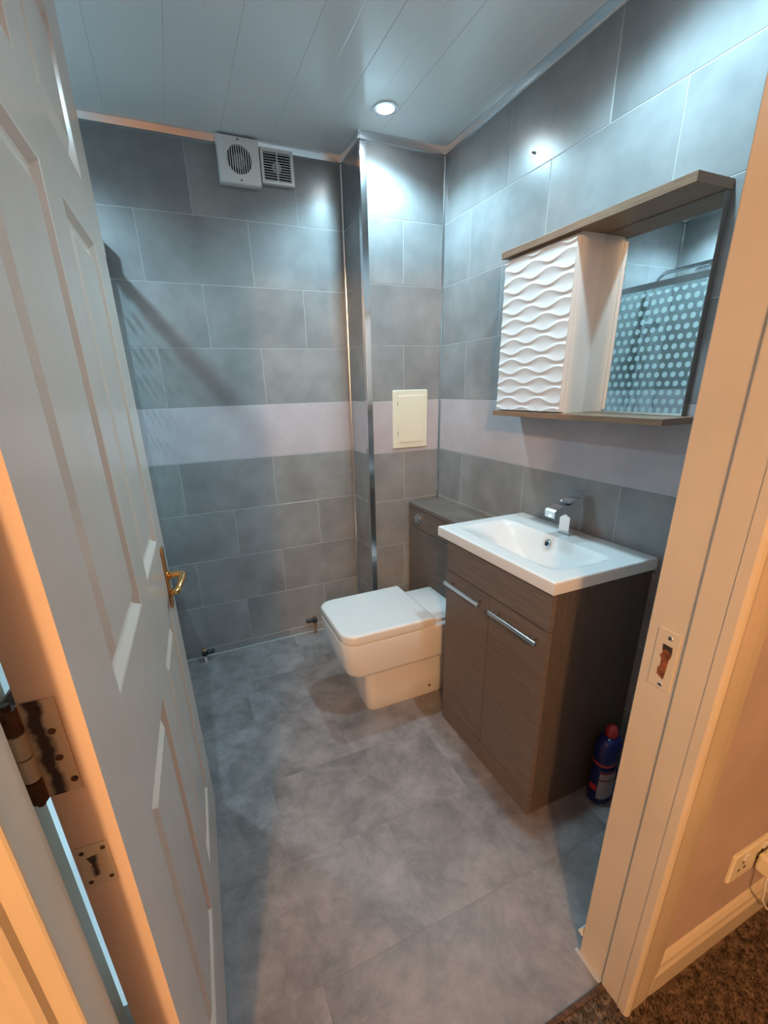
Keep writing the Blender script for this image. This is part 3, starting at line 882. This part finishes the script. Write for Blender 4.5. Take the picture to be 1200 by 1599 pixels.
# capped radiator valves
def valve(name, label, x, y, z, side, tail):
    t = thing(name, label, 'valve', (x, y, 0), 'capped radiator pipes')
    obj('pipe', T([(x, y, 0.0), (x, y, z - 0.012)], 0.0065, n=12), 'copper' if tail else 'white_plastic', t, smooth=True)
    obj('body', T([(x, y, z - 0.016), (x, y, z - 0.013), (x, y, z + 0.013), (x, y, z + 0.016)], [0.010, 0.0135, 0.0135, 0.010], n=16), 'black_plastic', t, smooth=True)
    obj('cap', T([(x, y, z), (x + side * 0.012, y, z), (x + side * 0.014, y, z + 0.001), (x + side * 0.048, y, z + 0.002), (x + side * 0.05, y, z + 0.002)], [0.008, 0.008, 0.0115, 0.0115, 0.009], n=16), 'black_plastic', t, smooth=True)
    obj('nut', T([(x, y, z + 0.015), (x, y, z + 0.022), (x, y, z + 0.024)], [0.0115, 0.0115, 0.009], n=6) if not tail else T([(x, y, z + 0.016), (x, y, z + 0.026)], [0.006, 0.005], n=10), 'brass', t)
    if tail:
        obj('olive_nut', T([(x, y, z - 0.020), (x, y, z - 0.036)], [0.0095, 0.0085], n=6), 'copper', t)
valve('radiator_valve', 'black radiator valve with brass nut low on the back wall by the door', -1.318, YB - 0.05, 0.052, 1, False)
valve('radiator_valve', 'black radiator valve with copper tail beside the toilet', -0.700, YB - 0.028, 0.088, -1, True)

# screw left in the right wall
sc1 = tag(obj('wall_screw', T([(0.0, 1.513, 2.10), (-0.008, 1.513, 2.10), (-0.010, 1.513, 2.10)], [0.003, 0.003, 0.005], n=10), 'steel'), 'small screw left in the tiled wall above the mirror cabinet', 'screw')

# ------------------------------------------------------------------ cleaner bottle
bt = thing('cleaner_bottle', 'blue plastic toilet cleaner bottle with red cap on the floor', 'bottle', (-0.120, 0.774, 0.0))
cx_, cy_ = -0.120, 0.774
def oval(z, a, b, ox=0.0, n=28, p=2.4):
    out = []
    for k in range(n):
        t = 2 * PI * k / n
        c_, s_ = math.cos(t), math.sin(t)
        out.append((cx_ + ox + a * math.copysign(abs(c_) ** (2 / p), c_), cy_ + b * math.copysign(abs(s_) ** (2 / p), s_), z))
    return out
bm = bmesh.new()
loft(bm, [oval(z, a, b, o_) for z, a, b, o_ in ((0.0, 0.036, 0.027, 0), (0.004, 0.042, 0.032, 0), (0.02, 0.044, 0.034, 0), (0.10, 0.043, 0.033, 0), (0.150, 0.040, 0.031, 0), (0.166, 0.039, 0.030, 0),
     (0.176, 0.043, 0.034, 0), (0.215, 0.044, 0.034, 0.001), (0.244, 0.041, 0.032, 0.003), (0.258, 0.032, 0.026, 0.004), (0.264, 0.017, 0.016, 0.004), (0.272, 0.0135, 0.0135, 0.004))])
obj('body', bm, 'bottle_blue', bt, smooth=35)
bm = bmesh.new()
loft(bm, [oval(z, a, b, 0.0) for z, a, b in ((0.160, 0.0395, 0.0308), (0.162, 0.0415, 0.0325), (0.170, 0.0425, 0.0335), (0.173, 0.0408, 0.0318))])
obj('red_band', bm, 'bottle_red', bt, smooth=35)
bm = bmesh.new()
loft(bm, [oval(z, a, a, 0.004, p=2.0) for z, a in ((0.266, 0.018), (0.270, 0.0195), (0.285, 0.0190), (0.298, 0.0155), (0.306, 0.009), (0.308, 0.002))])
obj('cap', bm, 'bottle_red', bt, smooth=40)
# wrap-around label patch and red flash
def patch(z0, z1, t0, t1, off, n=14):
    bm = bmesh.new(); rows_ = []
    for z in (z0, (z0 + z1) / 2, z1):
        a = 0.0438 + off; b = 0.0338 + off
        if z > 0.12:
            a -= 0.0022; b -= 0.0018
        ln = []
        for k in range(n + 1):
            t = t0 + (t1 - t0) * k / n
            c_, s_ = math.cos(t), math.sin(t)
            ln.append(bm.verts.new((cx_ + a * math.copysign(abs(c_) ** (2 / 2.4), c_), cy_ + b * math.copysign(abs(s_) ** (2 / 2.4), s_), z)))
        rows_.append(ln)
    for p_, q_ in zip(rows_, rows_[1:]):
        for k in range(n):
            bm.faces.new((p_[k], p_[k + 1], q_[k + 1], q_[k]))
    return bm
obj('label', patch(0.030, 0.152, PI * 1.14, PI * 1.60, 0.0012), 'label', bt, smooth=True)
obj('red_flash', patch(0.058, 0.082, PI * 0.92, PI * 1.12, 0.0012), 'bottle_red', bt, smooth=True)

# ------------------------------------------------------------------ hall socket
so = thing('wall_socket', 'cream double wall socket above the hall skirting board', 'socket', (-0.16, YH, 0.22))
sy = YH - 0.008
bm = bmesh.new()
r0 = rrect(-0.238, -0.078, 0.222, 0.316, 0.006, n=3)
loft(bm, [[(x, YH - 0.0005, z) for x, z in r0], [(x, YH - 0.005, z) for x, z in r0], [(x, sy, z) for x, z in rrect(-0.234, -0.082, 0.226, 0.312, 0.006, n=3)]])
obj('plate', bm, 'cream_plastic', so)
for cx0 in (-0.195, -0.121):
    obj('switch', B(cx0 - 0.008, cx0 + 0.008, sy - 0.004, sy, 0.288, 0.306, bev=0.001), 'white_plastic', so)
    for q, z in ((0, 0.278), (-0.011, 0.256), (0.011, 0.256)):
        obj('pin_hole', B(cx0 + q - 0.003, cx0 + q + 0.003, sy - 0.0006, sy + 0.0005, z - 0.004, z + 0.004), 'dark', so)
pg = thing('plug', 'white plug with a red indicator in the hall socket', 'plug', (-0.121, sy, 0.24))
obj('body', B(-0.146, -0.094, sy - 0.042, sy - 0.0045, 0.232, 0.284, bev=0.006), 'cream_plastic', pg)
obj('indicator', T([(-0.121, sy - 0.042, 0.245), (-0.121, sy - 0.046, 0.245)], 0.007, n=14), 'red_plastic', pg)
obj('cable', T([(-0.121, sy - 0.025, 0.233), (-0.12, sy - 0.026, 0.2), (-0.11, sy - 0.03, 0.13), (-0.06, sy - 0.03, 0.06), (0.02, sy - 0.03, 0.012), (0.2, sy - 0.035, 0.008), (1.28, sy - 0.03, 0.008)], 0.003, n=8), 'white_plastic', pg, smooth=True)

# ------------------------------------------------------------------ bath, shower screen and shower behind the door (seen in the mirror and the hinge gap)
bath = thing('bathtub', 'white bathtub along the wall behind the open door', 'bath', (-1.75, 1.4, 0))
BZ = 0.56
outer = [(XL + 0.002, YF + 0.03), (-1.443, YF + 0.03), (-1.415, YB - 0.014), (XL + 0.002, YB - 0.014)]
inner = [(XL + 0.05, YF + 0.05), (-1.472, YF + 0.05), (-1.450, YB - 0.07), (XL + 0.05, YB - 0.07)]
bott = [(XL + 0.10, YF + 0.12), (-1.53, YF + 0.12), (-1.52, YB - 0.14), (XL + 0.10, YB - 0.14)]
bm = bmesh.new()
loft(bm, [[(x, y, BZ - 0.04) for x, y in outer], [(x, y, BZ - 0.004) for x, y in outer], [(x, y, BZ) for x, y in outer],
          [(x, y, BZ) for x, y in inner], [(x, y, BZ - 0.02) for x, y in inner], [(x, y, 0.16) for x, y in bott]], cap=False)
bm.faces.new([bm.verts.new((x, y, 0.16)) for x, y in bott])
obj('tub', bm, 'bath', bath, normals=False)
bm = bmesh.new()
for a, b in ((0, 1), (1, 2)):
    p0, p1 = outer[a], outer[b]
    q = [bm.verts.new(v_) for v_ in ((p0[0], p0[1], 0.001), (p1[0], p1[1], 0.001), (p1[0], p1[1], BZ - 0.04), (p0[0], p0[1], BZ - 0.04))]
    bm.faces.new(q)
pn = obj('bath_panel', bm, 'bath', bath, normals=False)

SX = -1.450
SXX = -1.405
scr = thing('shower_screen', 'glass shower screen printed with frosted dots above the bath', 'shower screen', (SXX - 0.03, 1.95, BZ))
sy0, sy1, sz0, sz1 = 1.52, YB - 0.03, BZ + 0.012, 1.86
SXX = -1.434
obj('glass_pane', B(SXX - 0.003, SXX + 0.003, sy0, sy1, sz0, sz1), 'glass', scr)
obj('top_rail', B(SXX - 0.011, SXX + 0.011, sy0 - 0.004, sy1 + 0.01, 1.858, 1.890, bev=0.002), 'steel', scr)
obj('wall_profile', B(SXX - 0.014, SXX + 0.014, sy1 - 0.004, YB - 0.001, sz0, 1.915, bev=0.002), 'steel', scr)
obj('rail_bracket', B(SXX + 0.006, SXX + 0.026, YB - 0.05, YB - 0.001, 1.868, 1.925, bev=0.003), 'white_plastic', scr)
obj('bottom_seal', B(SXX - 0.006, SXX + 0.006, sy0, sy1, BZ + 0.001, sz0 + 0.004), 'steel', scr)
bm = bmesh.new()
nd = 14
r_ = 0
z = 1.834
while z > BZ + 0.06:
    y = sy0 + 0.03 + (0.0245 if r_ % 2 else 0)
    while y < sy1 - 0.025:
        ed = min((z - (BZ + 0.04)) / 0.25, 1.0)
        rr = 0.0155 * max(0.5, ed)
        for s_ in (1,):
            bm.faces.new([bm.verts.new((SXX + 0.0034, y + rr * math.cos(2 * PI * k / nd), z + rr * math.sin(2 * PI * k / nd))) for k in range(nd)])
        y += 0.049
    z -= 0.0495
    r_ += 1
dp = obj('dot_print', bm, 'dots', scr, normals=False)
dp['kind'] = 'stuff'

sh = thing('riser_shower', 'chrome riser shower with overhead arm above the bath', 'shower', (-1.71, YB, 1.0))
rx, ry = -1.722, YB - 0.05
pts = [(rx, ry, 1.02), (rx, ry, 1.90)] + [(rx, ry - 0.07 * (1 - math.cos(a)), 1.90 + 0.085 * math.sin(a)) for a in [PI / 2 * k / 6 for k in range(1, 7)]] + [(rx, ry - 0.36, 1.99)]
obj('riser_pipe', T(pts, 0.011, n=12), 'chrome', sh, smooth=True)
obj('shower_head', T([(rx, ry - 0.34, 1.985), (rx, ry - 0.34, 1.965), (rx, ry - 0.34, 1.96), (rx, ry - 0.34, 1.95)], [0.014, 0.016, 0.075, 0.08], n=24), 'chrome', sh, smooth=True)
obj('wall_bracket', T([(rx, ry, 1.80), (rx, YB - 0.001, 1.80)], 0.012, n=12), 'chrome', sh, smooth=True)
obj('valve_bar', T([(rx - 0.13, ry, 1.03), (rx + 0.13, ry, 1.03)], 0.022, n=16), 'chrome', sh, smooth=True)
for q in (-0.07, 0.07):
    obj('wall_connector', T([(rx + q, ry, 1.03), (rx + q, YB - 0.001, 1.03)], [0.016, 0.03], n=14), 'chrome', sh, smooth=True)
obj('handset', T([(rx + 0.03, ry - 0.05, 1.46), (rx + 0.045, ry - 0.05, 1.60), (rx + 0.06, ry - 0.055, 1.68), (rx + 0.075, ry - 0.09, 1.70)], [0.012, 0.013, 0.016, 0.045], n=16), 'chrome', sh, smooth=True)
obj('slider', B(rx - 0.02, rx + 0.06, ry - 0.06, ry + 0.014, 1.545, 1.575, bev=0.004), 'chrome', sh)
obj('hose', T([(rx + 0.03, ry - 0.05, 1.46), (rx + 0.05, ry - 0.07, 1.2), (rx + 0.10, ry - 0.08, 0.9), (rx + 0.12, ry - 0.07, 0.75), (rx + 0.09, ry - 0.05, 0.72), (rx + 0.03, ry - 0.03, 0.85), (rx, ry, 1.01)], 0.007, n=10), 'steel', sh, smooth=True)

# ------------------------------------------------------------------ lamps
def downlight(x, y, label):
    t = thing('downlight', label, 'ceiling light', (x, y, H), 'recessed ceiling downlights')
    bm = bmesh.new(); disc_ring(bm, (x, y), 0.032, 0.043, H - 0.005, H - 0.0005)
    obj('bezel', bm, 'chrome', t, smooth=30)
    bm = bmesh.new(); tube(bm, [(x, y, H - 0.0005), (x, y, H - 0.003)], 0.0318, n=28)
    obj('lens', bm, 'lamp_on', t)
    ld = bpy.data.lights.new('downlight_beam', 'SPOT')
    ld.energy = SPOT_W; ld.color = COOL; ld.spot_size = math.radians(150); ld.spot_blend = 0.55
    ld.shadow_soft_size = 0.028
    lo = bpy.data.objects.new('downlight_beam', ld)
    col.objects.link(lo)
    lo.parent = t
    lo.location = (0, 0, -0.034)
    return t
downlight(-0.372, 1.898, 'bright downlight in the ceiling in front of the pipe chase')
downlight(-0.330, 0.930, 'downlight in the ceiling above the wash basin')
downlight(-1.755, 0.930, 'downlight in the ceiling above the near end of the bath')
downlight(-1.755, 1.898, 'downlight in the ceiling above the shower end of the bath')

hl = thing('hall_ceiling_lamp', 'warm round ceiling lamp of the hall', 'ceiling light', (-2.00, -1.75, HH))
bm = bmesh.new()
n = 32
loft(bm, [[(-2.00 + r_ * math.cos(2 * PI * k / n), -1.75 + r_ * math.sin(2 * PI * k / n), z) for k in range(n)] for r_, z in ((0.09, HH - 0.0005), (0.09, HH - 0.02), (0.075, HH - 0.038), (0.04, HH - 0.047), (0.005, HH - 0.05))])
obj('shade', bm, 'hall_lamp_on', hl, smooth=40)
ld = bpy.data.lights.new('hall_lamp_light', 'POINT')
ld.energy = HALL_W; ld.color = WARM; ld.shadow_soft_size = 0.07
lo = bpy.data.objects.new('hall_lamp_light', ld); col.objects.link(lo)
lo.parent = hl; lo.location = (0, 0, -0.125)
